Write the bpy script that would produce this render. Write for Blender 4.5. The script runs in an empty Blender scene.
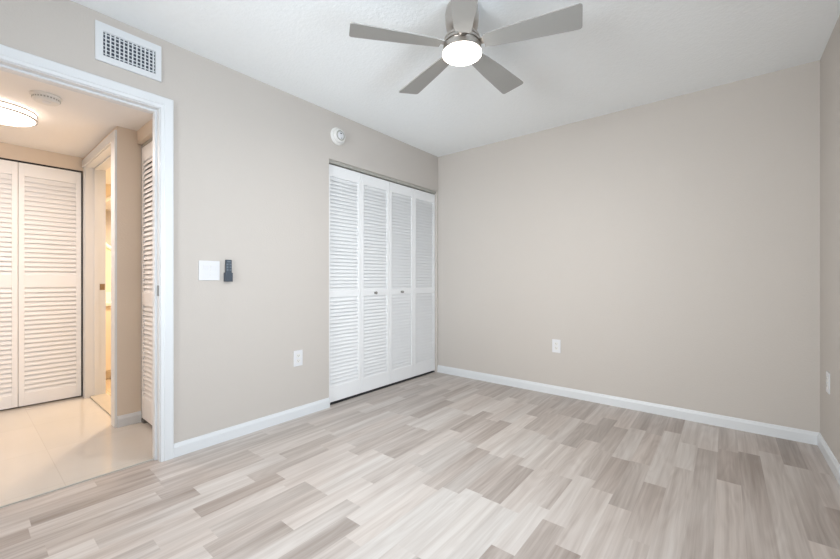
import bpy, bmesh, math, random
from mathutils import Vector, Matrix
scene = bpy.context.scene
C = scene.collection
PI = math.pi

# ---------------------------------------------------------------- camera
cam_data = bpy.data.cameras.new('camera'); cam = bpy.data.objects.new('camera', cam_data); C.objects.link(cam)
cam.location = (2.53, 0.0, 1.05)
cam.rotation_euler = (PI/2, 0, math.radians(39.05))
cam_data.sensor_width = 36.0; cam_data.lens = 375.8/840*36.0; cam_data.clip_start = 0.02
scene.camera = cam
# ---------------------------------------------------------------- exposure
vs = scene.view_settings
vs.view_transform = 'Standard'; vs.look = 'None'; vs.gamma = 1; vs.use_curve_mapping = False
vs.exposure = 0.03
scene.render.film_transparent = False
# ---------------------------------------------------------------- world
world = bpy.data.worlds.new('sky'); scene.world = world; world.use_nodes = True
bg = world.node_tree.nodes['Background']; bg.inputs[0].default_value = (0.80, 0.90, 1.0, 1); bg.inputs[1].default_value = 1.5

def area_light(name, loc, rot, sx, sy, power, col, shape='RECTANGLE', spread=None):
    d = bpy.data.lights.new(name, 'AREA'); d.shape = shape; d.size = sx; d.size_y = sy
    d.energy = power; d.color = col
    if spread: d.spread = spread
    o = bpy.data.objects.new(name, d); C.objects.link(o); o.location = loc; o.rotation_euler = rot
    return o
# daylight just outside the two windows, plus an upward light added outdoors to brighten the ceiling
area_light('daylight_side_near', (3.124, 0.10, 1.25), (0, PI/2, 0), 1.7, .85, 13, (1.0, 0.96, 0.90))
area_light('daylight_side_far', (3.124, 1.02, 1.25), (0, PI/2, 0), 1.7, .85, 32, (0.68, 0.84, 1.0))
area_light('daylight_rear', (1.45, -1.617, 1.30), (PI/2, 0, 0), 1.3, 1.6, 26, (0.92, 0.97, 1.0), spread=math.radians(80))
area_light('ceiling_fill_light', (1.45, -4.0, 0.0), (math.radians(150), 0, 0), 3.0, 3.2, 120, (0.90, 0.95, 1.0))

# ---------------------------------------------------------------- materials
def srgb(r, g, b):
    def f(c):
        c /= 255.0
        return c/12.92 if c <= 0.04045 else ((c+0.055)/1.055)**2.4
    return (f(r), f(g), f(b), 1)

def mat(name, col, rough=0.5, metal=0.0, bump=0.0, bscale=60.0, var=0.0, vscale=3.0, spec=0.5, emis=None, estr=0.0):
    m = bpy.data.materials.new(name); m.use_nodes = True
    nt = m.node_tree; b = nt.nodes['Principled BSDF']
    b.inputs['Roughness'].default_value = rough; b.inputs['Metallic'].default_value = metal
    b.inputs['Specular IOR Level'].default_value = spec
    tc = nt.nodes.new('ShaderNodeTexCoord')
    if var > 0:
        n = nt.nodes.new('ShaderNodeTexNoise'); n.inputs['Scale'].default_value = vscale; n.inputs['Detail'].default_value = 4
        nt.links.new(tc.outputs['Object'], n.inputs['Vector'])
        mx = nt.nodes.new('ShaderNodeMix'); mx.data_type = 'RGBA'
        mx.inputs['A'].default_value = tuple(c*(1-var) for c in col[:3])+(1,)
        mx.inputs['B'].default_value = tuple(min(1, c*(1+var)) for c in col[:3])+(1,)
        nt.links.new(n.outputs['Fac'], mx.inputs['Factor']); nt.links.new(mx.outputs['Result'], b.inputs['Base Color'])
    else:
        b.inputs['Base Color'].default_value = col
    if bump > 0:
        n = nt.nodes.new('ShaderNodeTexNoise'); n.inputs['Scale'].default_value = bscale; n.inputs['Detail'].default_value = 5
        nt.links.new(tc.outputs['Object'], n.inputs['Vector'])
        bp = nt.nodes.new('ShaderNodeBump'); bp.inputs['Strength'].default_value = bump; bp.inputs['Distance'].default_value = 0.01
        nt.links.new(n.outputs['Fac'], bp.inputs['Height']); nt.links.new(bp.outputs['Normal'], b.inputs['Normal'])
    if emis:
        b.inputs['Emission Color'].default_value = emis; b.inputs['Emission Strength'].default_value = estr
    return m

M = {}
M['wall'] = mat('greige_wall_paint', srgb(199, 192, 185), 0.75, bump=0.12, bscale=90, var=0.012, vscale=2, spec=0.25)
M['hall_wall'] = mat('warm_beige_hall_paint', srgb(222, 207, 190), 0.75, bump=0.1, bscale=90, spec=0.25)
M['ceiling'] = mat('white_textured_ceiling', srgb(244, 247, 248), 0.9, bump=0.22, bscale=60, var=0.02, vscale=30, spec=0.1)
M['hall_ceiling'] = mat('smooth_hall_ceiling', srgb(240, 238, 236), 0.9, bump=0.1, bscale=45, spec=0.1)
M['trim'] = mat('white_semi_gloss_trim', srgb(221, 223, 225), 0.35)
M['louver'] = mat('white_painted_louver_wood', srgb(238, 238, 238), 0.45)
M['plastic'] = mat('white_plastic', srgb(222, 222, 224), 0.35, bump=0.01)
M['ivory'] = mat('off_white_plastic', srgb(226, 224, 220), 0.45, bump=0.01)
M['slate'] = mat('slate_grey_plastic', srgb(66, 74, 84), 0.45, bump=0.02)
M['slate_key'] = mat('light_grey_rubber_key', srgb(105, 115, 124), 0.6, bump=0.02)
M['dark'] = mat('black_recess', srgb(48, 48, 50), 0.8, bump=0.02)
M['duct'] = mat('dark_duct_shade', srgb(70, 76, 88), 0.7, bump=0.02)  # dark colour stands in for the shade inside the vent
M['track'] = mat('grey_metal_track', srgb(172, 170, 162), 0.5, bump=0.02)
M['nickel'] = mat('brushed_nickel', srgb(190, 184, 178), 0.28, metal=1.0, bump=0.04, bscale=120)
M['brass'] = mat('aged_brass', srgb(150, 128, 100), 0.35, metal=0.7, bump=0.04)
M['steel'] = mat('satin_steel', srgb(150, 148, 144), 0.4, metal=0.9, bump=0.03)
M['blade'] = mat('silver_grey_blade', srgb(160, 158, 154), 0.45, bump=0.03, bscale=15)
M['fan_glow'] = mat('lit_opal_fan_glass', (1, 1, 1, 1), 0.4, emis=(1.0, 0.93, 0.84, 1), estr=8)
M['hall_glow'] = mat('lit_warm_lamp_glass', (1, 1, 1, 1), 0.4, emis=(1.0, 0.86, 0.75, 1), estr=5)
M['bath_glow'] = mat('lit_bath_lamp_glass', (1, 1, 1, 1), 0.4, emis=(1.0, 0.8, 0.5, 1), estr=3.5)
M['bath_wall'] = mat('warm_cream_bath_paint', srgb(240, 224, 196), 0.7, bump=0.08, bscale=80)
M['counter'] = mat('white_stone_counter', srgb(240, 236, 228), 0.2, var=0.03, vscale=12)
M['vanity'] = mat('cream_cabinet_paint', srgb(232, 220, 200), 0.45, bump=0.02)
M['mirror'] = mat('mirror_glass', srgb(240, 240, 240), 0.03, metal=1.0)
M['frame_white'] = mat('white_mirror_frame', srgb(245, 243, 238), 0.4, bump=0.02)
M['marble'] = mat('grey_marble_saddle', srgb(190, 180, 165), 0.3, var=0.12, vscale=14)

def glass_mat():
    m = bpy.data.materials.new('window_glass'); m.use_nodes = True; nt = m.node_tree
    for n in list(nt.nodes):
        if n.type != 'OUTPUT_MATERIAL': nt.nodes.remove(n)
    out = [n for n in nt.nodes if n.type == 'OUTPUT_MATERIAL'][0]
    t = nt.nodes.new('ShaderNodeBsdfTransparent'); g = nt.nodes.new('ShaderNodeBsdfGlossy'); g.inputs['Roughness'].default_value = 0.02
    fr = nt.nodes.new('ShaderNodeFresnel'); fr.inputs['IOR'].default_value = 1.45
    mx = nt.nodes.new('ShaderNodeMixShader')
    nt.links.new(fr.outputs[0], mx.inputs[0]); nt.links.new(t.outputs[0], mx.inputs[1]); nt.links.new(g.outputs[0], mx.inputs[2])
    nt.links.new(mx.outputs[0], out.inputs['Surface'])
    return m
M['glass'] = glass_mat()

def tile_mat(name, c1, c2, grout, size, ox=0.0, oy=0.0, rough=0.12):
    m = bpy.data.materials.new(name); m.use_nodes = True; nt = m.node_tree; b = nt.nodes['Principled BSDF']
    tc = nt.nodes.new('ShaderNodeTexCoord'); mp = nt.nodes.new('ShaderNodeMapping'); mp.inputs['Location'].default_value = (ox, oy, 0)
    br = nt.nodes.new('ShaderNodeTexBrick'); br.offset = 0.0; br.squash = 1.0
    br.inputs['Scale'].default_value = 1.0; br.inputs['Brick Width'].default_value = size; br.inputs['Row Height'].default_value = size
    br.inputs['Mortar Size'].default_value = 0.002; br.inputs['Mortar Smooth'].default_value = 0.3
    br.inputs['Color1'].default_value = c1; br.inputs['Color2'].default_value = c2; br.inputs['Mortar'].default_value = grout
    nt.links.new(tc.outputs['Object'], mp.inputs[0]); nt.links.new(mp.outputs[0], br.inputs['Vector'])
    n = nt.nodes.new('ShaderNodeTexNoise'); n.inputs['Scale'].default_value = 3.0; n.inputs['Detail'].default_value = 6
    nt.links.new(tc.outputs['Object'], n.inputs['Vector'])
    mx = nt.nodes.new('ShaderNodeMix'); mx.data_type = 'RGBA'; mx.blend_type = 'MULTIPLY'; mx.inputs['Factor'].default_value = 0.10
    nt.links.new(br.outputs['Color'], mx.inputs['A']); nt.links.new(n.outputs['Fac'], mx.inputs['B'])
    nt.links.new(mx.outputs['Result'], b.inputs['Base Color']); b.inputs['Roughness'].default_value = rough
    return m
M['tile'] = tile_mat('cream_polished_hall_tile', srgb(207, 200, 191), srgb(204, 197, 188), srgb(196, 188, 178), 0.6, 0.12, 0.25)
M['bath_tile'] = tile_mat('beige_bath_tile', srgb(222, 205, 180), srgb(216, 198, 172), srgb(180, 160, 135), 0.3)

def plank_mat():
    m = bpy.data.materials.new('grey_oak_strip_laminate'); m.use_nodes = True; nt = m.node_tree; b = nt.nodes['Principled BSDF']
    L = nt.links.new
    at = nt.nodes.new('ShaderNodeAttribute'); at.attribute_name = 'plank'
    sep = nt.nodes.new('ShaderNodeSeparateColor'); L(at.outputs['Color'], sep.inputs[0])   # R tone, G seed, B warmth
    geo = nt.nodes.new('ShaderNodeNewGeometry')
    # seed shifts the grain from one strip to the next
    sd = nt.nodes.new('ShaderNodeVectorMath'); sd.operation = 'SCALE'; sd.inputs[0].default_value = (37.0, 91.0, 13.0); L(sep.outputs[1], sd.inputs['Scale'])
    ad = nt.nodes.new('ShaderNodeVectorMath'); ad.operation = 'ADD'; L(geo.outputs['Position'], ad.inputs[0]); L(sd.outputs[0], ad.inputs[1])
    def noise(sx, sy, detail, rough=0.55, dist=0.0):
        mp = nt.nodes.new('ShaderNodeMapping'); mp.inputs['Scale'].default_value = (sx, sy, 1); L(ad.outputs[0], mp.inputs[0])
        n = nt.nodes.new('ShaderNodeTexNoise'); n.inputs['Scale'].default_value = 1.0; n.inputs['Detail'].default_value = detail
        n.inputs['Roughness'].default_value = rough; n.inputs['Distortion'].default_value = dist
        L(mp.outputs[0], n.inputs['Vector']); return n.outputs['Fac']
    def math_(op, a, bb):
        n = nt.nodes.new('ShaderNodeMath'); n.operation = op
        for i, v in enumerate((a, bb)):
            if isinstance(v, (int, float)): n.inputs[i].default_value = v
            else: L(v, n.inputs[i])
        return n.outputs[0]
    broad = noise(24, 0.9, 3, 0.5, 0.15)      # long soft streaks
    fine = noise(130, 3.0, 4, 0.6)            # fibres
    # cathedral grain: bands of a stretched distorted noise
    cat = noise(11, 1.3, 1.0, 0.4, 0.3)
    band = math_('SINE', math_('MULTIPLY', cat, 55.0), 0)
    tone = math_('ADD', sep.outputs[0], math_('MULTIPLY', math_('SUBTRACT', broad, 0.5), 1.05))
    tone = math_('ADD', tone, math_('MULTIPLY', math_('SUBTRACT', fine, 0.5), 0.45))
    tone = math_('ADD', tone, math_('MULTIPLY', band, 0.045))
    cr = nt.nodes.new('ShaderNodeValToRGB'); L(tone, cr.inputs[0])
    e = cr.color_ramp.elements
    e[0].position = 0.0; e[0].color = srgb(148, 137, 129)
    e[1].position = 1.0; e[1].color = srgb(214, 209, 204)
    k = e.new(0.35); k.color = srgb(174, 164, 157)
    k = e.new(0.65); k.color = srgb(196, 188, 182)
    wm = nt.nodes.new('ShaderNodeMix'); wm.data_type = 'RGBA'; wm.blend_type = 'MULTIPLY'; wm.inputs['B'].default_value = (1.0, 0.955, 0.93, 1)
    L(sep.outputs[2], wm.inputs['Factor']); L(cr.outputs[0], wm.inputs['A']); L(wm.outputs['Result'], b.inputs['Base Color'])
    b.inputs['Roughness'].default_value = 0.34; b.inputs['Specular IOR Level'].default_value = 0.45
    bp = nt.nodes.new('ShaderNodeBump'); bp.inputs['Strength'].default_value = 0.05; bp.inputs['Distance'].default_value = 0.004
    L(fine, bp.inputs['Height']); L(bp.outputs['Normal'], b.inputs['Normal'])
    return m
M['plank'] = plank_mat()

# ---------------------------------------------------------------- mesh helpers
def box(bm, x0, x1, y0, y1, z0, z1, bev=0.0):
    v = [bm.verts.new(p) for p in ((x0,y0,z0),(x1,y0,z0),(x1,y1,z0),(x0,y1,z0),(x0,y0,z1),(x1,y0,z1),(x1,y1,z1),(x0,y1,z1))]
    fs = [bm.faces.new([v[i] for i in q]) for q in ((3,2,1,0),(4,5,6,7),(0,1,5,4),(1,2,6,5),(2,3,7,6),(3,0,4,7))]
    if bev > 0:
        es = list({e for f in fs for e in f.edges})
        bmesh.ops.bevel(bm, geom=es, offset=bev, segments=2, affect='EDGES', profile=0.5)
    return v

def lathe(bm, prof, axis='Z', c=(0,0,0), n=48):
    """prof: list of (radius, height); closed with caps where the radius is 0"""
    rings = []
    for r, h in prof:
        ring = []
        for i in range(n if r > 1e-6 else 1):
            a = 2*PI*i/n
            p = (r*math.cos(a), r*math.sin(a), h)
            if axis == 'X': p = (h, r*math.cos(a), r*math.sin(a))
            if axis == 'Y': p = (r*math.sin(a), h, r*math.cos(a))
            ring.append(bm.verts.new((p[0]+c[0], p[1]+c[1], p[2]+c[2])))
        rings.append(ring)
    for A, B in zip(rings, rings[1:]):
        for i in range(n):
            j = (i+1) % n
            if len(A) == 1 and len(B) == 1: continue
            if len(A) == 1: bm.faces.new((A[0], B[j], B[i]))
            elif len(B) == 1: bm.faces.new((A[i], A[j], B[0]))
            else: bm.faces.new((A[i], A[j], B[j], B[i]))

def sweep(bm, prof, p0, p1, out, up):
    """extrude a 2D profile [(depth, height)] from p0 to p1; out and up are unit vectors"""
    p0, p1, out, up = map(Vector, (p0, p1, out, up))
    A = [bm.verts.new(p0 + out*d + up*h) for d, h in prof]
    B = [bm.verts.new(p1 + out*d + up*h) for d, h in prof]
    n = len(prof)
    for i in range(n):
        j = (i+1) % n
        bm.faces.new((A[i], A[j], B[j], B[i]))
    bm.faces.new(A[::-1]); bm.faces.new(B)

def sweep_path(bm, prof, pts, out, ins):
    """mitred profile along a polyline; prof [(depth along out, offset along the inside-to-outside direction)], ins: per-point offset vectors"""
    out = Vector(out); rings = []
    for p, q in zip(pts, ins):
        rings.append([bm.verts.new(Vector(p) + out*d + Vector(q)*h) for d, h in prof])
    n = len(prof)
    for A, B in zip(rings, rings[1:]):
        for i in range(n):
            j = (i+1) % n
            bm.faces.new((A[i], A[j], B[j], B[i]))
    bm.faces.new(rings[0][::-1]); bm.faces.new(rings[-1])

def obj(name, bm, m, parent=None, smooth=False, loc=None):
    me = bpy.data.meshes.new(name)
    bmesh.ops.recalc_face_normals(bm, faces=bm.faces[:])
    if loc is not None:
        bmesh.ops.translate(bm, verts=bm.verts[:], vec=-Vector(loc))
    bm.to_mesh(me); bm.free()
    if smooth:
        for p in me.polygons: p.use_smooth = True
        try: me.set_sharp_from_angle(angle=math.radians(35))
        except Exception: pass
    me.materials.append(m)
    o = bpy.data.objects.new(name, me); C.objects.link(o)
    if loc is not None: o.location = loc
    if parent: o.parent = parent
    return o

def tag(o, label, cat, group=None, kind=None):
    if label: o['label'] = label
    if cat: o['category'] = cat
    if group: o['group'] = group
    if kind: o['kind'] = kind
    return o

def thing(name, label, cat, loc=(0,0,0), rz=0, group=None, kind=None):
    o = bpy.data.objects.new(name, None); o.empty_display_size = 0.1; C.objects.link(o)
    o.location = loc; o.rotation_euler = (0, 0, rz)
    return tag(o, label, cat, group, kind)

def struct(name, bm, m, label, cat): return tag(obj(name, bm, m), label, cat, kind='structure')
def boxes(*bs):
    bm = bmesh.new()
    for b in bs: box(bm, *b)
    return bm

# ---------------------------------------------------------------- room shell
H = 2.44; XR = 2.998; YB = 3.445; YR = -1.50; HH = 2.14
YJ = 0.735; YH = -0.095; DT = 2.035     # bedroom doorway
struct('wall_left', boxes((-.12,0,YR,YH-.02,0,H), (-.12,0,YH-.02,YJ+.02,DT+.02,H), (-.12,0,YJ+.02,1.93,0,H), (-.12,0,1.93,3.427,2.046,H), (-.12,0,3.427,YB,0,H)),
       M['wall'], 'greige wall with the hallway doorway, vent, switches and closet opening', 'wall')
struct('wall_back', boxes((-.80,XR+.12,YB,YB+.12,0,H)), M['wall'], 'plain greige wall facing the camera with one outlet low down', 'wall')
W1 = (-0.40, 1.52, 0.32, 2.15)
struct('wall_right', boxes((XR,XR+.12,YR,W1[0],0,H), (XR,XR+.12,W1[0],W1[1],0,W1[2]), (XR,XR+.12,W1[0],W1[1],W1[3],H), (XR,XR+.12,W1[1],YB,0,H)),
       M['wall'], 'greige wall in shade at the right edge with an outlet', 'wall')
W2 = (0.75, 2.15, 0.42, 2.15)
struct('wall_rear', boxes((0,W2[0],YR-.12,YR,0,H), (W2[0],W2[1],YR-.12,YR,0,W2[2]), (W2[0],W2[1],YR-.12,YR,W2[3],H), (W2[1],XR+.12,YR-.12,YR,0,H)),
       M['wall'], 'greige wall behind the camera with a window', 'wall')
struct('ceiling', boxes((-.12,XR+.12,YR-.12,YB+.12,H,H+.1)), M['ceiling'], 'white lightly textured bedroom ceiling', 'ceiling')

# windows behind and beside the camera
def window(n, axis, a0, a1, z0, z1, p0, p1, label):
    w = thing('window_%d' % n, label, 'window', kind='structure')
    bm = bmesh.new(); t = .05; mid = (p0+p1)/2
    def b(u0, u1, q0, q1, d0, d1, bmm):
        if axis == 'Y': box(bmm, d0, d1, u0, u1, q0, q1)
        else: box(bmm, u0, u1, d0, d1, q0, q1)
    for u0, u1, q0, q1 in ((a0,a0+t,z0,z1), (a1-t,a1,z0,z1), (a0+t,a1-t,z0,z0+t), (a0+t,a1-t,z1-t,z1), ((a0+a1)/2-.025,(a0+a1)/2+.025,z0+t,z1-t)):
        b(u0, u1, q0, q1, mid-.03, mid+.03, bm)
    obj('window_frame', bm, M['trim'], w)
    for u0, u1 in ((a0+t, (a0+a1)/2-.025), ((a0+a1)/2+.025, a1-t)):
        bm = bmesh.new(); b(u0, u1, z0+t, z1-t, mid-.003, mid+.003, bm); obj('window_pane', bm, M['glass'], w)
window(1, 'Y', W1[0], W1[1], W1[2], W1[3], XR, XR+.12, 'white framed sliding window beside the camera in the right wall')
window(2, 'X', W2[0], W2[1], W2[2], W2[3], YR-.12, YR, 'white framed sliding window in the wall behind the camera')

# laminate floor: three-strip planks running towards the back wall.
PITCH = 0.0978; X0 = 0.345; YF = YR
# row: [(joint y, tone on the near side, tone on the far side)]
J = {-4:[(.45,.5,.35),(1.45,.45,.5),(2.3,.5,.55)], -3:[(.673,.2,.55),(1.33,.5,.65),(2.72,.3,.6)], -2:[(.2,.6,.25),(.67,.35,.6),(1.62,.4,.7),(2.2,.7,.45),(2.9,.5,.65)],
 -1:[(.19,.2,.55),(.66,.55,.4),(1.13,.3,.65),(2.02,.35,.6),(2.5,.6,.45),(3.0,.3,.6)], 0:[(.617,.65,.4),(1.135,.5,.72),(1.625,.75,.45),(2.65,.45,.7)],
 1:[(.22,.3,.55),(.752,.25,.65),(1.22,.65,.4),(1.6,.4,.55),(2.17,.72,.5),(2.95,.5,.6)], 2:[(.35,.7,.5),(.977,.72,.4),(1.45,.45,.6),(2.17,.65,.6),(2.75,.5,.3)],
 3:[(.68,.65,.2),(1.09,.22,.7),(1.58,.7,.5),(2.2,.5,.3),(2.685,.25,.65),(3.15,.6,.4)], 4:[(.5,.5,.65),(1.05,.6,.75),(1.51,.75,.5),(2.05,.4,.7),(2.55,.6,.7),(3.0,.65,.4)],
 5:[(.67,.65,.45),(1.14,.28,.72),(1.62,.7,.6),(2.06,.4,.75),(2.55,.75,.65),(3.0,.6,.35)], 6:[(.61,.72,.35),(1.138,.4,.82),(1.615,.85,.42),(2.1,.5,.55),(2.5,.6,.75),(2.96,.7,.4)],
 7:[(.40,.5,.7),(.89,.2,.8),(1.35,.75,.65),(1.75,.7,.8),(2.175,.78,.3),(2.65,.35,.7),(3.1,.7,.45)], 8:[(.6,.6,.75),(1.175,.5,.85),(1.63,.8,.55),(2.08,.6,.7),(2.51,.4,.7),(3.0,.6,.55)],
 9:[(.55,.75,.35),(1.085,.22,.85),(1.6,.85,.65),(2.08,.6,.5),(2.555,.3,.7),(3.05,.7,.5)], 10:[(1.0,.6,.85),(1.51,.88,.5),(2.05,.25,.8),(2.40,.8,.75),(2.795,.8,.4)],
 11:[(.9,.7,.8),(1.55,.88,.45),(2.022,.45,.85),(2.52,.8,.5),(3.05,.5,.35)], 12:[(1.1,.7,.85),(1.615,.85,.42),(2.10,.5,.75),(2.5,.75,.65),(2.955,.68,.4)],
 13:[(1.1,.6,.85),(1.60,.88,.3),(2.005,.25,.78),(2.45,.75,.65),(2.95,.7,.38)], 14:[(1.1,.7,.85),(1.59,.88,.72),(2.05,.7,.72),(2.43,.78,.32),(2.9,.4,.55)],
 15:[(1.335,.3,.82),(1.70,.8,.6),(2.035,.5,.7),(2.60,.7,.28),(3.1,.3,.5)], 16:[(1.2,.3,.4),(1.62,.45,.78),(2.1,.75,.55),(2.5,.5,.4),(2.96,.25,.65)],
 17:[(1.0,.6,.4),(1.495,.2,.68),(2.02,.66,.4),(2.45,.22,.66),(3.01,.62,.25)], 18:[(1.1,.6,.65),(1.922,.7,.2),(2.46,.4,.62),(2.98,.55,.35)],
 19:[(1.72,.5,.5),(2.25,.18,.68),(3.1,.55,.25)], 20:[(1.62,.5,.68),(2.54,.5,.7),(2.945,.7,.6)],
 21:[(1.35,.55,.5),(2.915,.28,.66)], 22:[(1.45,.5,.5),(2.518,.66,.2),(2.98,.3,.5)], 23:[(1.5,.5,.5),(3.01,.08,.55)],
 24:[(1.6,.45,.5),(3.1,.6,.4)], 25:[(1.7,.5,.55),(2.16,.62,.2),(2.96,.55,.05)], 26:[(2.0,.4,.35),(2.53,.2,.55),(2.955,.5,.4)], 27:[(2.3,.4,.5),(2.8,.5,.4)]}
rng = random.Random(7)
bm = bmesh.new(); cl = bm.loops.layers.float_color.new('plank')
def plank_face(x0, x1, y0, y1, t0, t1):
    f = bm.faces.new([bm.verts.new(p) for p in ((x0,y0,0),(x1,y0,0),(x1,y1,0),(x0,y1,0))])
    s = rng.random(); w = rng.random()*0.8
    for l, t in zip(f.loops, (t0, t0, t1, t1)): l[cl] = (.50+(t-.5)*.92, s, w, 1)
for k in range(-4, 28):
    x0 = max(-.06, X0 + PITCH*k); x1 = min(XR, X0 + PITCH*(k+1))
    js = J[k]; first = js[0][0]; pre = []
    y = first - .8
    while y > YF: pre.append((y, rng.uniform(.3,.75), rng.uniform(.3,.75))); y -= .6
    js = pre[::-1] + js
    last = js[-1][0] + .47
    if last < YB - .05: js = js + [(last, js[-1][2], rng.uniform(.3,.65))]
    ys = [YF] + [j[0] for j in js] + [YB]
    near = [j[1] for j in js] + [js[-1][2]]; far = [js[0][1]] + [j[2] for j in js]
    for i in range(len(ys)-1):
        plank_face(x0, x1, ys[i], ys[i+1], far[i], near[i])
me_top = bm
box(bm, -.06, XR+.12, YR-.12, YB+.12, -.1, -.002)
me = bpy.data.meshes.new('floor'); bm.to_mesh(me); bm.free(); me.materials.append(M['plank'])
fl = bpy.data.objects.new('floor', me); C.objects.link(fl)
tag(fl, 'pale grey oak strip laminate floor of the bedroom', 'floor', kind='structure')

# hallway and bathroom shell
struct('floor_hall', boxes((-2.65,-.064,YR,.86,-.1,0), (-.92,-.064,.86,1.6,-.1,0)), M['tile'], 'polished cream tile floor of the hallway', 'floor')
struct('floor_bathroom', boxes((-2.95,-.92,.862,2.3,-.1,-.001)), M['bath_tile'], 'beige tile floor of the bathroom glimpsed through its door', 'floor')
struct('floor_closet', boxes((-.80,-.062,1.6,YB,-.1,-.001)), M['plank'], 'floor inside the bedroom closet', 'floor')
struct('ceiling_hall', boxes((-2.65,-.12,YR,.72,HH,HH+.08), (-.82,-.12,.72,.90,HH,HH+.08)), M['hall_ceiling'], 'low white hallway ceiling', 'ceiling')
struct('ceiling_bathroom', boxes((-2.95,-.92,.857,2.3,HH,HH+.08)), M['hall_ceiling'], 'white bathroom ceiling', 'ceiling')
struct('wall_hall_far', boxes((-2.04,-1.94,YR,.717,2.022,HH), (-2.65,-2.55,YR,.717,0,HH), (-2.55,-1.94,YR,YR+.1,0,HH), (-1.94,-.12,YR-.1,YR,0,HH)), M['hall_wall'], 'beige strip of hallway wall above the closet doors', 'wall')
struct('wall_bathroom_front', boxes((-2.95,-1.88,.717,.857,0,HH), (-1.88,-.90,.717,.857,2.05,HH), (-.90,-.82,.717,.857,0,HH)), M['hall_wall'], 'narrow greige wall end between bathroom door and hallway closet', 'wall')
struct('wall_bathroom_side', boxes((-.92,-.82,.857,2.3,0,HH)), M['wall'], 'wall between bathroom and hallway closet', 'wall')
struct('wall_bathroom', boxes((-3.05,-2.95,.857,2.3,0,HH), (-2.95,-.92,2.3,2.4,0,HH)), M['bath_wall'], 'cream bathroom wall lit warm', 'wall')
struct('wall_closet_header', boxes((-.82,-.12,.834,.90,2.047,HH)), M['hall_wall'], 'beige header over the louvered hallway closet', 'wall')
struct('wall_closet_rear', boxes((-.82,-.12,1.55,1.65,0,H), (-.90,-.80,1.65,YB,0,H), (-.82,-.12,.90,1.55,2.3,H), (-.80,-.12,1.65,YB,2.34,H-.005)), M['wall'], 'inner walls of the closets', 'wall')

# ---------------------------------------------------------------- baseboards
BBP = [(0,0),(.013,0),(.013,.058),(.009,.068),(.006,.078),(0,.080)]
def baseboard(name, p0, p1, out, label):
    bm = bmesh.new(); sweep(bm, BBP, p0, p1, out, (0,0,1)); struct(name, bm, M['trim'], label, 'baseboard')
baseboard('baseboard_left', (0,.800,0), (0,1.93,0), (1,0,0), 'white baseboard between doorway casing and bedroom closet')
baseboard('baseboard_back', (0,YB,0), (XR,YB,0), (0,-1,0), 'long white baseboard along the back wall')
baseboard('baseboard_right', (XR,YR,0), (XR,YB-.013,0), (-1,0,0), 'white baseboard along the right wall')
baseboard('baseboard_rear', (.013,YR,0), (XR-.013,YR,0), (0,1,0), 'white baseboard behind the camera')
baseboard('baseboard_left_near', (0,YR+.013,0), (0,YH-.065,0), (1,0,0), 'white baseboard left of the doorway')
baseboard('baseboard_hall', (-.82,.717,0), (-.82,.857,0), (1,0,0), 'short white baseboard at the foot of the narrow hallway wall end')

# ---------------------------------------------------------------- door frames
CAS = [(0,0),(.009,0),(.011,.003),(.0125,.016),(.016,.020),(.017,.060),(.014,.064),(0,.064)]
def doorway(n, label, a0, a1, top, p0, p1, axis, faces, stop_at, casing_w=1.0):
    """frame lining an opening a0..a1 wide; axis 'Y': opening in a wall whose thickness runs along X"""
    d = thing('door_%d' % n, label, 'door frame', kind='structure')
    def P(a, q, z): return (q, a, z) if axis == 'Y' else (a, q, z)
    def b(bm, u0, u1, q0, q1, z0, z1):
        if axis == 'Y': box(bm, q0, q1, u0, u1, z0, z1)
        else: box(bm, u0, u1, q0, q1, z0, z1)
    for u0, u1 in ((a0-.019, a0), (a1, a1+.019)):
        bm = bmesh.new(); b(bm, u0, u1, p0, p1, 0, top+.019); obj('door_jamb', bm, M['trim'], d)
    bm = bmesh.new(); b(bm, a0, a1, p0, p1, top, top+.019); obj('head_jamb', bm, M['trim'], d)
    s0, s1 = stop_at
    bm = bmesh.new(); b(bm, a0, a0+.011, s0, s1, 0, top); b(bm, a1-.011, a1, s0, s1, 0, top); b(bm, a0+.011, a1-.011, s0, s1, top-.011, top)
    obj('door_stop', bm, M['trim'], d)
    for q, sgn in faces:
        bm = bmesh.new(); r = .004
        prof = [(dd, hh*casing_w) for dd, hh in CAS]
        pts = [P(a0-r, q, 0), P(a0-r, q, top+r), P(a1+r, q, top+r), P(a1+r, q, 0)]
        if axis == 'Y': ins = [(0,-1,0),(0,-1,1),(0,1,1),(0,1,0)]; out = (sgn,0,0)
        else: ins = [(-1,0,0),(-1,0,1),(1,0,1),(1,0,0)]; out = (0,sgn,0)
        sweep_path(bm, prof, pts, out, ins); obj('door_casing', bm, M['trim'], d)
    return d
d1 = doorway(1, 'white cased doorway from the bedroom into the hallway', YH, YJ, DT, -.12, 0, 'Y', [(0,1)], (-.075,-.040))
bm = boxes((-.032,-.004,YJ-.0015,YJ,.955,1.015)); box(bm, -.024,-.012,YJ-.003,YJ-.0014,.975,.998); p = obj('strike_plate', bm, M['steel'], d1); p['label'] = 'small grey metal strike plate'
d2 = doorway(2, 'white cased doorway from the hallway into the lit bathroom', -1.86, -.925, 2.045, .717, .857, 'X', [], (.775,.81))
for bx in ((-1.934,-1.864,.711,.717,0,2.049), (-1.934,-.82,.703,.717,2.049,2.112), (-.921,-.82,.703,.717,0,2.049)):
    bm = bmesh.new(); box(bm, *bx, .002); obj('door_casing', bm, M['trim'], d2)
bm = boxes((-1.86,-1.8585,.815,.850,.955,1.01)); box(bm, -1.8586,-1.857,.826,.839,.972,.993); p = obj('strike_plate', bm, M['brass'], d2); p['label'] = 'brass strike plate'
bm = boxes((-1.86,-.925,.745,.862,0,.012)); p = obj('threshold', bm, M['marble'], d2); p['label'] = 'grey stone threshold'
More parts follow.
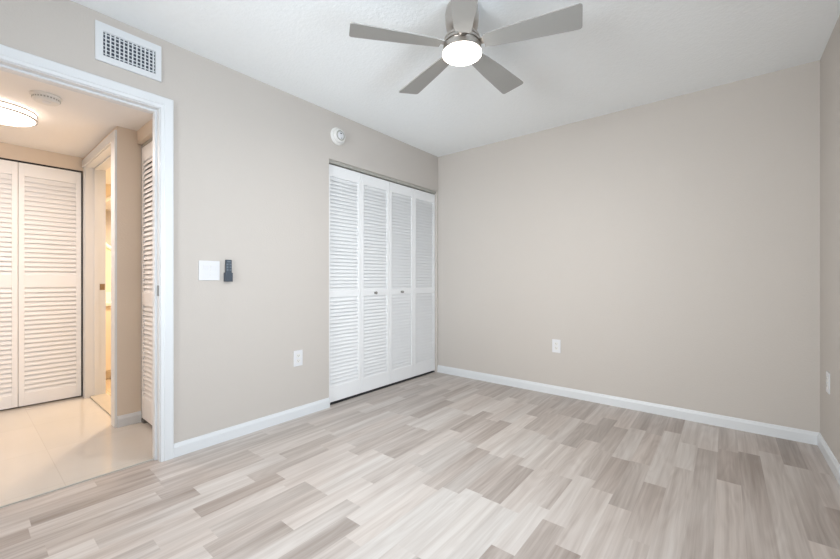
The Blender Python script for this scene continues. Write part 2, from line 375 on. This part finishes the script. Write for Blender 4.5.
bm = bmesh.new(); sweep(bm, [(0,0),(.018,0),(.014,.004),(.004,.004)], (-.072,YH,0), (-.072,YJ,0), (1,0,0), (0,0,1))
struct('trim_1', bm, M['track'], 'thin strip where hallway tile meets bedroom laminate', 'threshold')

# ---------------------------------------------------------------- louvered bifold doors
def leaf(parent, w, z0, z1, pitch, stile=.033, top=.095, bot=.125, mid=(.90,.955), th=.028):
    """leaf in local coords: x 0..w along the opening, y 0..th depth (y=0 faces the viewer)"""
    bm = bmesh.new()
    g = .0015
    box(bm, g, stile, 0, th, z0, z1, .0015); box(bm, w-stile, w-g, 0, th, z0, z1, .0015)
    box(bm, stile, w-stile, .001, th-.001, z1-top, z1); box(bm, stile, w-stile, .001, th-.001, z0, z0+bot)
    box(bm, stile, w-stile, .001, th-.001, mid[0], mid[1])
    lf = obj('door_leaf', bm, M['louver'], parent)
    bm = bmesh.new()
    for lo, hi in ((z0+bot, mid[0]), (mid[1], z1-top)):
        n = max(1, round((hi-lo)/pitch)); s = (hi-lo)/n
        for i in range(n):
            zc = lo + s*(i+.5); hw = s*.60; t = .0028
            ya, yb = .002, .019
            # slat slopes: front edge low, rear edge high
            P = [(ya, zc-hw), (ya, zc-hw+2*t), (yb, zc+hw), (yb, zc+hw-2*t)]
            P = [(y, min(max(z, lo), hi)) for y, z in P]
            A = [bm.verts.new((stile, y, z)) for y, z in P]; B = [bm.verts.new((w-stile, y, z)) for y, z in P]
            for a in range(4):
                b_ = (a+1) % 4; bm.faces.new((A[a], A[b_], B[b_], B[a]))
            bm.faces.new(A[::-1]); bm.faces.new(B)
    obj('louver_slats', bm, M['louver'], lf)
    return lf
def place(lf, x):
    lf.location = (x, 0, 0)
def knob(lf, x, z, mat_):
    bm = bmesh.new(); lathe(bm, [(0,-.026),(.010,-.026),(.0135,-.022),(.0135,-.017),(.006,-.012),(.0055,-.004),(.011,-.001),(.011,.0005),(0,.0005)], 'Y', (x,0,z), 24)
    k = obj('knob', bm, mat_, lf, smooth=True); k['label'] = 'small satin metal knob'
# bedroom closet: four leaves, opening y 1.93..3.427; local x -> world y, local y -> world -x
wL = (3.424-1.933)/4
for n, (ys, label) in enumerate(((1.933, 'left pair of white louvered bifold doors on the bedroom closet'), (1.933+2*wL, 'right pair of white louvered bifold doors, next to the room corner'))):
    t = thing('door_%d' % (3+n), label, 'closet door', (-.028, ys, 0), PI/2, 'bifold doors of the bedroom closet', 'structure')
    for i in range(2):
        lf = leaf(t, wL, .022, 2.012, .0315); place(lf, i*wL)
        if n == 0 and i == 1: knob(lf, wL*.47, .925, M['steel'])
        if n == 1 and i == 0: knob(lf, wL*.47, .925, M['steel'])
bm = boxes((-.058,-.012,1.932,3.425,2.021,2.0455))
struct('trim_2', bm, M['track'], 'grey metal track above the bedroom closet doors', 'door track')
bm = boxes((-.118,-.03,1.932,3.425,0,.006)); struct('gap_shade_1', bm, M['dark'], 'dark strip painting the shaded gap under the bedroom closet doors', 'door track')  # dark colour stands for the shade below the door leaves
# hallway closet: plane x=-1.95, leaves .385 wide ending at y=.705
wH = .388
for n, (ys, label) in enumerate(((.703-2*wH, 'white louvered bifold doors of the hallway closet, beside the bathroom'), (.703-4*wH, 'hallway closet bifold doors at the left frame edge'))):
    t = thing('door_%d' % (5+n), label, 'closet door', (-1.942, ys, 0), PI/2, 'bifold doors of the hallway closet', 'structure')
    for i in range(2):
        lf = leaf(t, wH, .012, 2.006, .0385, stile=.036, top=.105, bot=.10, mid=(.985,1.085)); place(lf, i*wH)
bm = boxes((-1.99,-1.948,-.9,.716,2.011,2.022)); struct('trim_4', bm, M['dark'], 'dark track line above the hallway closet doors', 'door track')
bm = boxes((-2.04,-1.955,.7045,.7165,0,2.03), (-2.04,-1.99,-.9,.706,0,.004)); struct('gap_shade_2', bm, M['dark'], 'dark filler painting the shaded gap beside the hallway closet doors', 'door track')  # dark filler paints the shade in the gaps around the leaves
# louvered closet facing the hallway, plane y=.860, x -.82..-.12
wC = .345
t = thing('door_7', 'louvered closet door seen edge-on just inside the bedroom doorway', 'closet door', (-.817, .860, 0), 0, None, 'structure')
for i in range(2):
    lf = leaf(t, wC, .03, 2.02, .034, stile=.036, top=.10, bot=.16, mid=(.86,.955)); place(lf, i*wC)
bm = boxes((-.80,-.13,.862,.89,2.024,2.047)); struct('trim_6', bm, M['track'], 'metal track over the louvered hallway closet', 'door track')
bm = boxes((-.81,-.76,.858,.90,0,.026)); struct('trim_7', bm, M['steel'], 'grey floor pivot bracket of the hallway louver door', 'door hardware')

# ---------------------------------------------------------------- things on the walls
def vent():
    y0, y1, z0, z1 = .450, .743, 2.189, 2.391; iy0, iy1, iz0, iz1 = .484, .713, 2.226, 2.346
    t = thing('air_vent', 'white air supply grille high on the wall above the doorway', 'vent', (0, (y0+y1)/2, z0))
    L = (0, (y0+y1)/2, z0)
    def sub(name, bm, m):
        bmesh.ops.translate(bm, verts=bm.verts[:], vec=-Vector(L)); return obj(name, bm, m, t)
    bm = bmesh.new()
    prof_out = [(0,y0,z0),(0,y1,z0),(0,y1,z1),(0,y0,z1)]
    rings = []
    for x, k in ((0,0),(.005,.001),(.010,.014),(.010,.9),(.002,1.0)):
        rings.append([bm.verts.new((x, y0+(iy0-y0)*k, z0+(iz0-z0)*k)), bm.verts.new((x, y1+(iy1-y1)*k, z0+(iz0-z0)*k)),
                      bm.verts.new((x, y1+(iy1-y1)*k, z1+(iz1-z1)*k)), bm.verts.new((x, y0+(iy0-y0)*k, z1+(iz1-z1)*k))])
    for A, B in zip(rings, rings[1:]):
        for i in range(4): bm.faces.new((A[i], A[(i+1)%4], B[(i+1)%4], B[i]))
    sub('vent_frame', bm, M['trim'])
    sub('duct_shade_plate', boxes((.0003,.0015,iy0-.002,iy1+.002,iz0-.002,iz1+.002)), M['duct'])  # flat dark plate paints the shaded duct opening behind the vanes
    bm = bmesh.new()
    for i in range(12):
        y = iy0 + (iy1-iy0)*(i+.5)/12; box(bm, .003, .0095, y-.0028, y+.0028, iz0, iz1)
    sub('vertical_vanes', bm, M['trim'])
    bm = bmesh.new()
    for i in range(6):
        z = iz0 + (iz1-iz0)*(i+.5)/6; box(bm, .0016, .0035, iy0, iy1, z-.0026, z+.0026)
    sub('horizontal_vanes', bm, M['trim'])
vent()

def outlet(label, loc, rz):
    """local: plate in the xz plane, faces -y"""
    t = thing('wall_outlet', label, 'outlet', loc, rz, 'white duplex wall outlets')
    bm = bmesh.new(); box(bm, -.038, .038, -.006, 0, -.060, .060, .002); obj('cover_plate', bm, M['plastic'], t)
    for s in (-1, 1):
        bm = bmesh.new(); box(bm, -.0165, .0165, -.008, -.0055, s*.0195-.0135, s*.0195+.0135, .002); r = obj('receptacle', bm, M['ivory'], t)
        bm = boxes((-.0075,-.0055,-.0083,-.0079,s*.0195-.001,s*.0195+.007), (.0055,.0075,-.0083,-.0079,s*.0195-.001,s*.0195+.006))
        lathe(bm, [(0,-.0083),(.0022,-.0083),(.0022,-.0079),(0,-.0079)], 'Y', (0,0,s*.0195-.006), 10)
        obj('outlet_slots', bm, M['dark'], r)
    return t
outlet('white outlet on the left wall, between the switch and the closet', (0,1.640,.450), PI/2)
outlet('white outlet low on the plain back wall', (1.338,YB,.444), 0)
outlet('white outlet on the right wall by the frame edge', (XR,3.185,.452), -PI/2)

def switch_plate():
    t = thing('light_switch', 'white double rocker switch beside the doorway, left of the dark remote', 'light switch', (0,1.004,1.106), PI/2)
    bm = bmesh.new(); box(bm, -.062, .062, -.007, 0, -.062, .062, .0022); obj('cover_plate', bm, M['plastic'], t)
    for s in (-1, 1):
        bm = bmesh.new(); cx = s*.023
        P = [(-.0070,-.033),(-.0088,-.033),(-.0078,0),(-.0112,.033),(-.0070,.033)]
        A = [bm.verts.new((cx-.0165, y, z)) for y, z in P]; B = [bm.verts.new((cx+.0165, y, z)) for y, z in P]
        for i in range(5): bm.faces.new((A[i], A[(i+1)%5], B[(i+1)%5], B[i]))
        bm.faces.new(A[::-1]); bm.faces.new(B)
        obj('rocker', bm, M['plastic'], t)
        obj('rocker_surround', boxes((cx-.0185,cx+.0185,-.0074,-.0066,-.035,.035)), M['ivory'], t)
    for sx in (-.023, .023):
        for sz in (-.048, .048):
            bm = bmesh.new(); lathe(bm, [(0,-.0078),(.0028,-.0078),(.0028,-.0068),(0,-.0068)], 'Y', (sx,0,sz), 12); obj('screw', bm, M['ivory'], t)
switch_plate()

t = thing('remote_cradle', 'dark grey wall cradle holding the lower half of the fan remote', 'remote holder', (0,1.1165,1.036), PI/2)
bm = boxes((-.0235,.0235,-.004,0,0,.058), (-.0235,.0235,-.026,-.0225,0,.058), (-.0235,-.0215,-.0225,-.004,0,.058), (.0215,.0235,-.0225,-.004,0,.058), (-.0215,.0215,-.0225,-.004,0,.004))
obj('cradle_shell', bm, M['slate'], t)
t = thing('remote_control', 'slim dark grey fan remote standing in its wall cradle', 'remote', (0,1.1180,1.041), PI/2)
bm = bmesh.new(); box(bm, -.0195, .0195, -.0205, -.006, 0, .138, .004); obj('remote_body', bm, M['slate'], t)
for i in range(3):
    for s in (-1, 1):
        bm = bmesh.new(); box(bm, s*.0095-.006, s*.0095+.006, -.0218, -.0200, .066+i*.018, .066+i*.018+.010, .0007); obj('button', bm, M['slate_key'], t)
bm = boxes((-.012,.012,-.0212,-.0203,.122,.130)); obj('display', bm, M['slate_key'], t)

def detector_wall():
    t = thing('smoke_detector', 'round white smoke alarm on the wall above the bedroom closet corner', 'smoke detector', (0,2.018,2.252), PI/2)
    bm = bmesh.new(); lathe(bm, [(0,0),(.073,0),(.073,-.006),(.069,-.010),(.060,-.012),(.0585,-.028),(.054,-.036),(.044,-.040),(0,-.040)], 'Y', (0,0,0), 56); obj('alarm_body', bm, M['ivory'], t, True)
    bm = bmesh.new(); lathe(bm, [(.032,-.0396),(.042,-.0396),(.0425,-.0405),(.032,-.0408),(.032,-.0396)], 'Y', (0,0,0), 56)
    bm2 = bmesh.new(); n = 40
    for i in range(n):
        a = 2*PI*i/n; r = .0588
        x, z = r*math.cos(a), r*math.sin(a); bm2.verts.ensure_lookup_table()
        v = box(bm2, -.0012, .0012, -.027, -.015, .0565, .0592); bmesh.ops.rotate(bm2, verts=v, cent=(0,0,0), matrix=Matrix.Rotation(a, 3, 'Y'))
    obj('vent_slots', bm2, M['track'], t); obj('face_ring', bm, M['track'], t)
    bm = bmesh.new(); lathe(bm, [(0,-.0398),(.030,-.0398),(.030,-.0445),(.027,-.0465),(0,-.0470)], 'Y', (0,0,0), 40); obj('test_button', bm, M['plastic'], t, True)
    for bx in ((-.010,.010,-.0478,-.0466,.012,.019), (.000,.006,-.0478,-.0466,-.026,-.021)):
        o = obj('sensor_mark', boxes(bx), M['dark'], t); o['label'] = 'small black marking on the alarm face'
detector_wall()

def detector_hall():
    t = thing('smoke_detector', 'round white smoke alarm on the hallway ceiling next to the lamp', 'smoke detector', (-.600,.335,HH))
    bm = bmesh.new(); lathe(bm, [(0,0),(.070,0),(.070,-.008),(.064,-.012),(.060,-.030),(.052,-.038),(0,-.040)], 'Z', (0,0,0), 48); obj('alarm_body', bm, M['ivory'], t, True)
    bm = bmesh.new(); lathe(bm, [(0,-.0398),(.020,-.0398),(.020,-.043),(0,-.0435)], 'Z', (.01,0,0), 30); obj('test_button', bm, M['plastic'], t, True)
    bm = bmesh.new()
    for i in range(28):
        v = box(bm, .0600, .0625, -.004, .004, -.026, -.016); bmesh.ops.rotate(bm, verts=v, cent=(0,0,0), matrix=Matrix.Rotation(2*PI*i/28, 3, 'Z'))
    obj('vent_slots', bm, M['track'], t)
detector_hall()

# ---------------------------------------------------------------- hallway ceiling lamp
def hall_lamp(c, label):
    R = .175
    t = thing('ceiling_light', label, 'ceiling light', c, group='flush lamps of the hallway')
    bm = bmesh.new(); lathe(bm, [(0,0),(R-.02,0),(R-.02,-.012),(0,-.012)], n=64); obj('mounting_pan', bm, M['ivory'], t, True)
    bm = bmesh.new(); lathe(bm, [(0,-.012),(R-.008,-.012),(R-.008,-.056),(R-.02,-.066),(R*.6,-.073),(0,-.075)], n=64); g = obj('glass_diffuser', bm, M['hall_glow'], t, True)
    for z in (-.018, -.053):
        bm = bmesh.new(); lathe(bm, [(R-.009,z-.005),(R,z-.005),(R+.001,z),(R,z+.005),(R-.009,z+.005),(R-.009,z-.005)], n=64); obj('metal_ring', bm, M['nickel'], t, True)
    l = area_light('hall_lamp_light', (c[0],c[1],HH-.10), (0,0,0), .3, .3, 10, (1.0,.86,.78), 'DISK'); l.parent = t; l.location = (0,0,-.10)
    return t
hall_lamp((-1.02, .165, HH), 'round glowing flush lamp with two metal rings, beside the hallway smoke alarm')
hall_lamp((-.62, -.90, HH), 'added unseen flush lamp further down the hallway, brightening the wall end by the bathroom')  # added lamp, lifts the dim wall end beside the bathroom door

# ---------------------------------------------------------------- bathroom contents
t = thing('bathroom_vanity', 'cream vanity with white counter glimpsed through the bathroom door', 'vanity', (-2.697,1.35,0))
obj('cabinet_body', boxes((-.248,.22,-.45,.55,.08,.775), (-.248,.16,-.45,.55,0,.08)), M['vanity'], t)
for s in range(3):
    bm = bmesh.new(); y0 = -.44+s*.33; box(bm, .22, .237, y0, y0+.32, .10, .76, .003); d = obj('cabinet_door', bm, M['vanity'], t)
    bm = bmesh.new(); lathe(bm, [(.008,.237),(.006,.247),(.012,.255),(.010,.262),(0,.263)], 'X', (0,y0+.28,.68), 20); obj('knob', bm, M['steel'], d, True)
bm = bmesh.new(); box(bm, -.25, .26, -.47, .57, .775, .81, .004); obj('countertop', bm, M['counter'], t)
obj('backsplash', boxes((-.25,-.235,-.47,.57,.81,.91)), M['counter'], t)
t = thing('wall_mirror', 'pale oval mirror shining above the bathroom vanity', 'mirror', (-2.95,1.22,1.70))
bm = bmesh.new()
lathe(bm, [(0,.012),(.235,.012),(.235,.004),(0,.004)], 'X', n=56)
bmesh.ops.scale(bm, verts=bm.verts[:], vec=(1,1,1.32)); obj('mirror_glass', bm, M['mirror'], t)
bm = bmesh.new(); lathe(bm, [(.230,0),(.262,0),(.262,.016),(.250,.024),(.236,.020),(.230,.010)], 'X', n=56)
bmesh.ops.scale(bm, verts=bm.verts[:], vec=(1,1,1.30)); obj('mirror_frame', bm, M['frame_white'], t, True)
t = thing('ceiling_light', 'warm ceiling lamp inside the bathroom, out of direct view', 'ceiling light', (-1.9,1.5,HH))
bm = bmesh.new(); lathe(bm, [(0,0),(.13,0),(.13,-.05),(.09,-.08),(0,-.09)], n=40); obj('glass_diffuser', bm, M['bath_glow'], t, True)
l = area_light('bath_lamp_light', (0,0,-.1), (0,0,0), .24, .24, 36, (1.0,.80,.58), 'DISK'); l.parent = t

# ---------------------------------------------------------------- ceiling fan
def fan():
    c = (1.491, 1.620, H); ZB = 2.2375 - H
    t = thing('ceiling_fan', 'five-bladed brushed nickel ceiling fan with a round lit lamp', 'ceiling fan', c)
    bm = bmesh.new(); lathe(bm, [(0,0),(.074,0),(.080,-.010),(.085,-.04),(.085,-.08),(.080,-.112),(.066,-.132),(.050,-.140),(.040,-.142),(.040,-.150),(0,-.150)], n=56); obj('canopy', bm, M['nickel'], t, True)
    bm = bmesh.new(); lathe(bm, [(0,-.146),(.040,-.146),(.062,-.149),(.082,-.156),(.090,-.164),(.092,-.176),(.088,-.178),(.088,-.181),(.093,-.183),(.095,-.196),(.088,-.198),(.088,-.207),(.097,-.209),(.098,-.238),(0,-.238)], n=64); obj('motor_housing', bm, M['nickel'], t, True)
    bm = bmesh.new(); lathe(bm, [(0,-.237),(.0955,-.237),(.0985,-.240),(.0985,-.247),(.090,-.253),(.05,-.2565),(0,-.2575)], n=64); obj('lamp_glass', bm, M['fan_glow'], t, True)
    a0 = 4.0519; R = .563
    for k in range(5):
        a = a0 - k*2*PI/5
        # blade in local coords: length along +x, width along y
        prof = [(.112,.038),(.15,.044),(.30,.057),(R-.03,.070),(R-.010,.070),(R-.002,.064),(R,.054)]
        bm = bmesh.new(); up = []; th = .0055
        pts = [(x, w) for x, w in prof] + [(x, -w) for x, w in prof[::-1]]
        A = [bm.verts.new((x, y, th/2)) for x, y in pts]; B = [bm.verts.new((x, y, -th/2)) for x, y in pts]
        n = len(pts)
        bm.faces.new(A); bm.faces.new(B[::-1])
        for i in range(n): bm.faces.new((A[i], B[i], B[(i+1)%n], A[(i+1)%n]))
        mtx = Matrix.Translation((0,0,ZB)) @ Matrix.Rotation(a, 4, 'Z') @ Matrix.Rotation(math.radians(PITCH_B), 4, 'X')
        bmesh.ops.transform(bm, matrix=mtx, verts=bm.verts[:])
        bl = obj('fan_blade', bm, M['blade'], t)
        bm = bmesh.new(); box(bm, .080, .150, -.020, .020, th/2, th/2+.004, .001)
        bmesh.ops.transform(bm, matrix=mtx, verts=bm.verts[:]); obj('blade_bracket', bm, M['nickel'], bl)
    l = area_light('fan_lamp_light', (0,0,-.262), (0,0,0), .17, .17, 16.5, (0.95,.96,.96), 'DISK'); l.parent = t
PITCH_B = -10
fan()
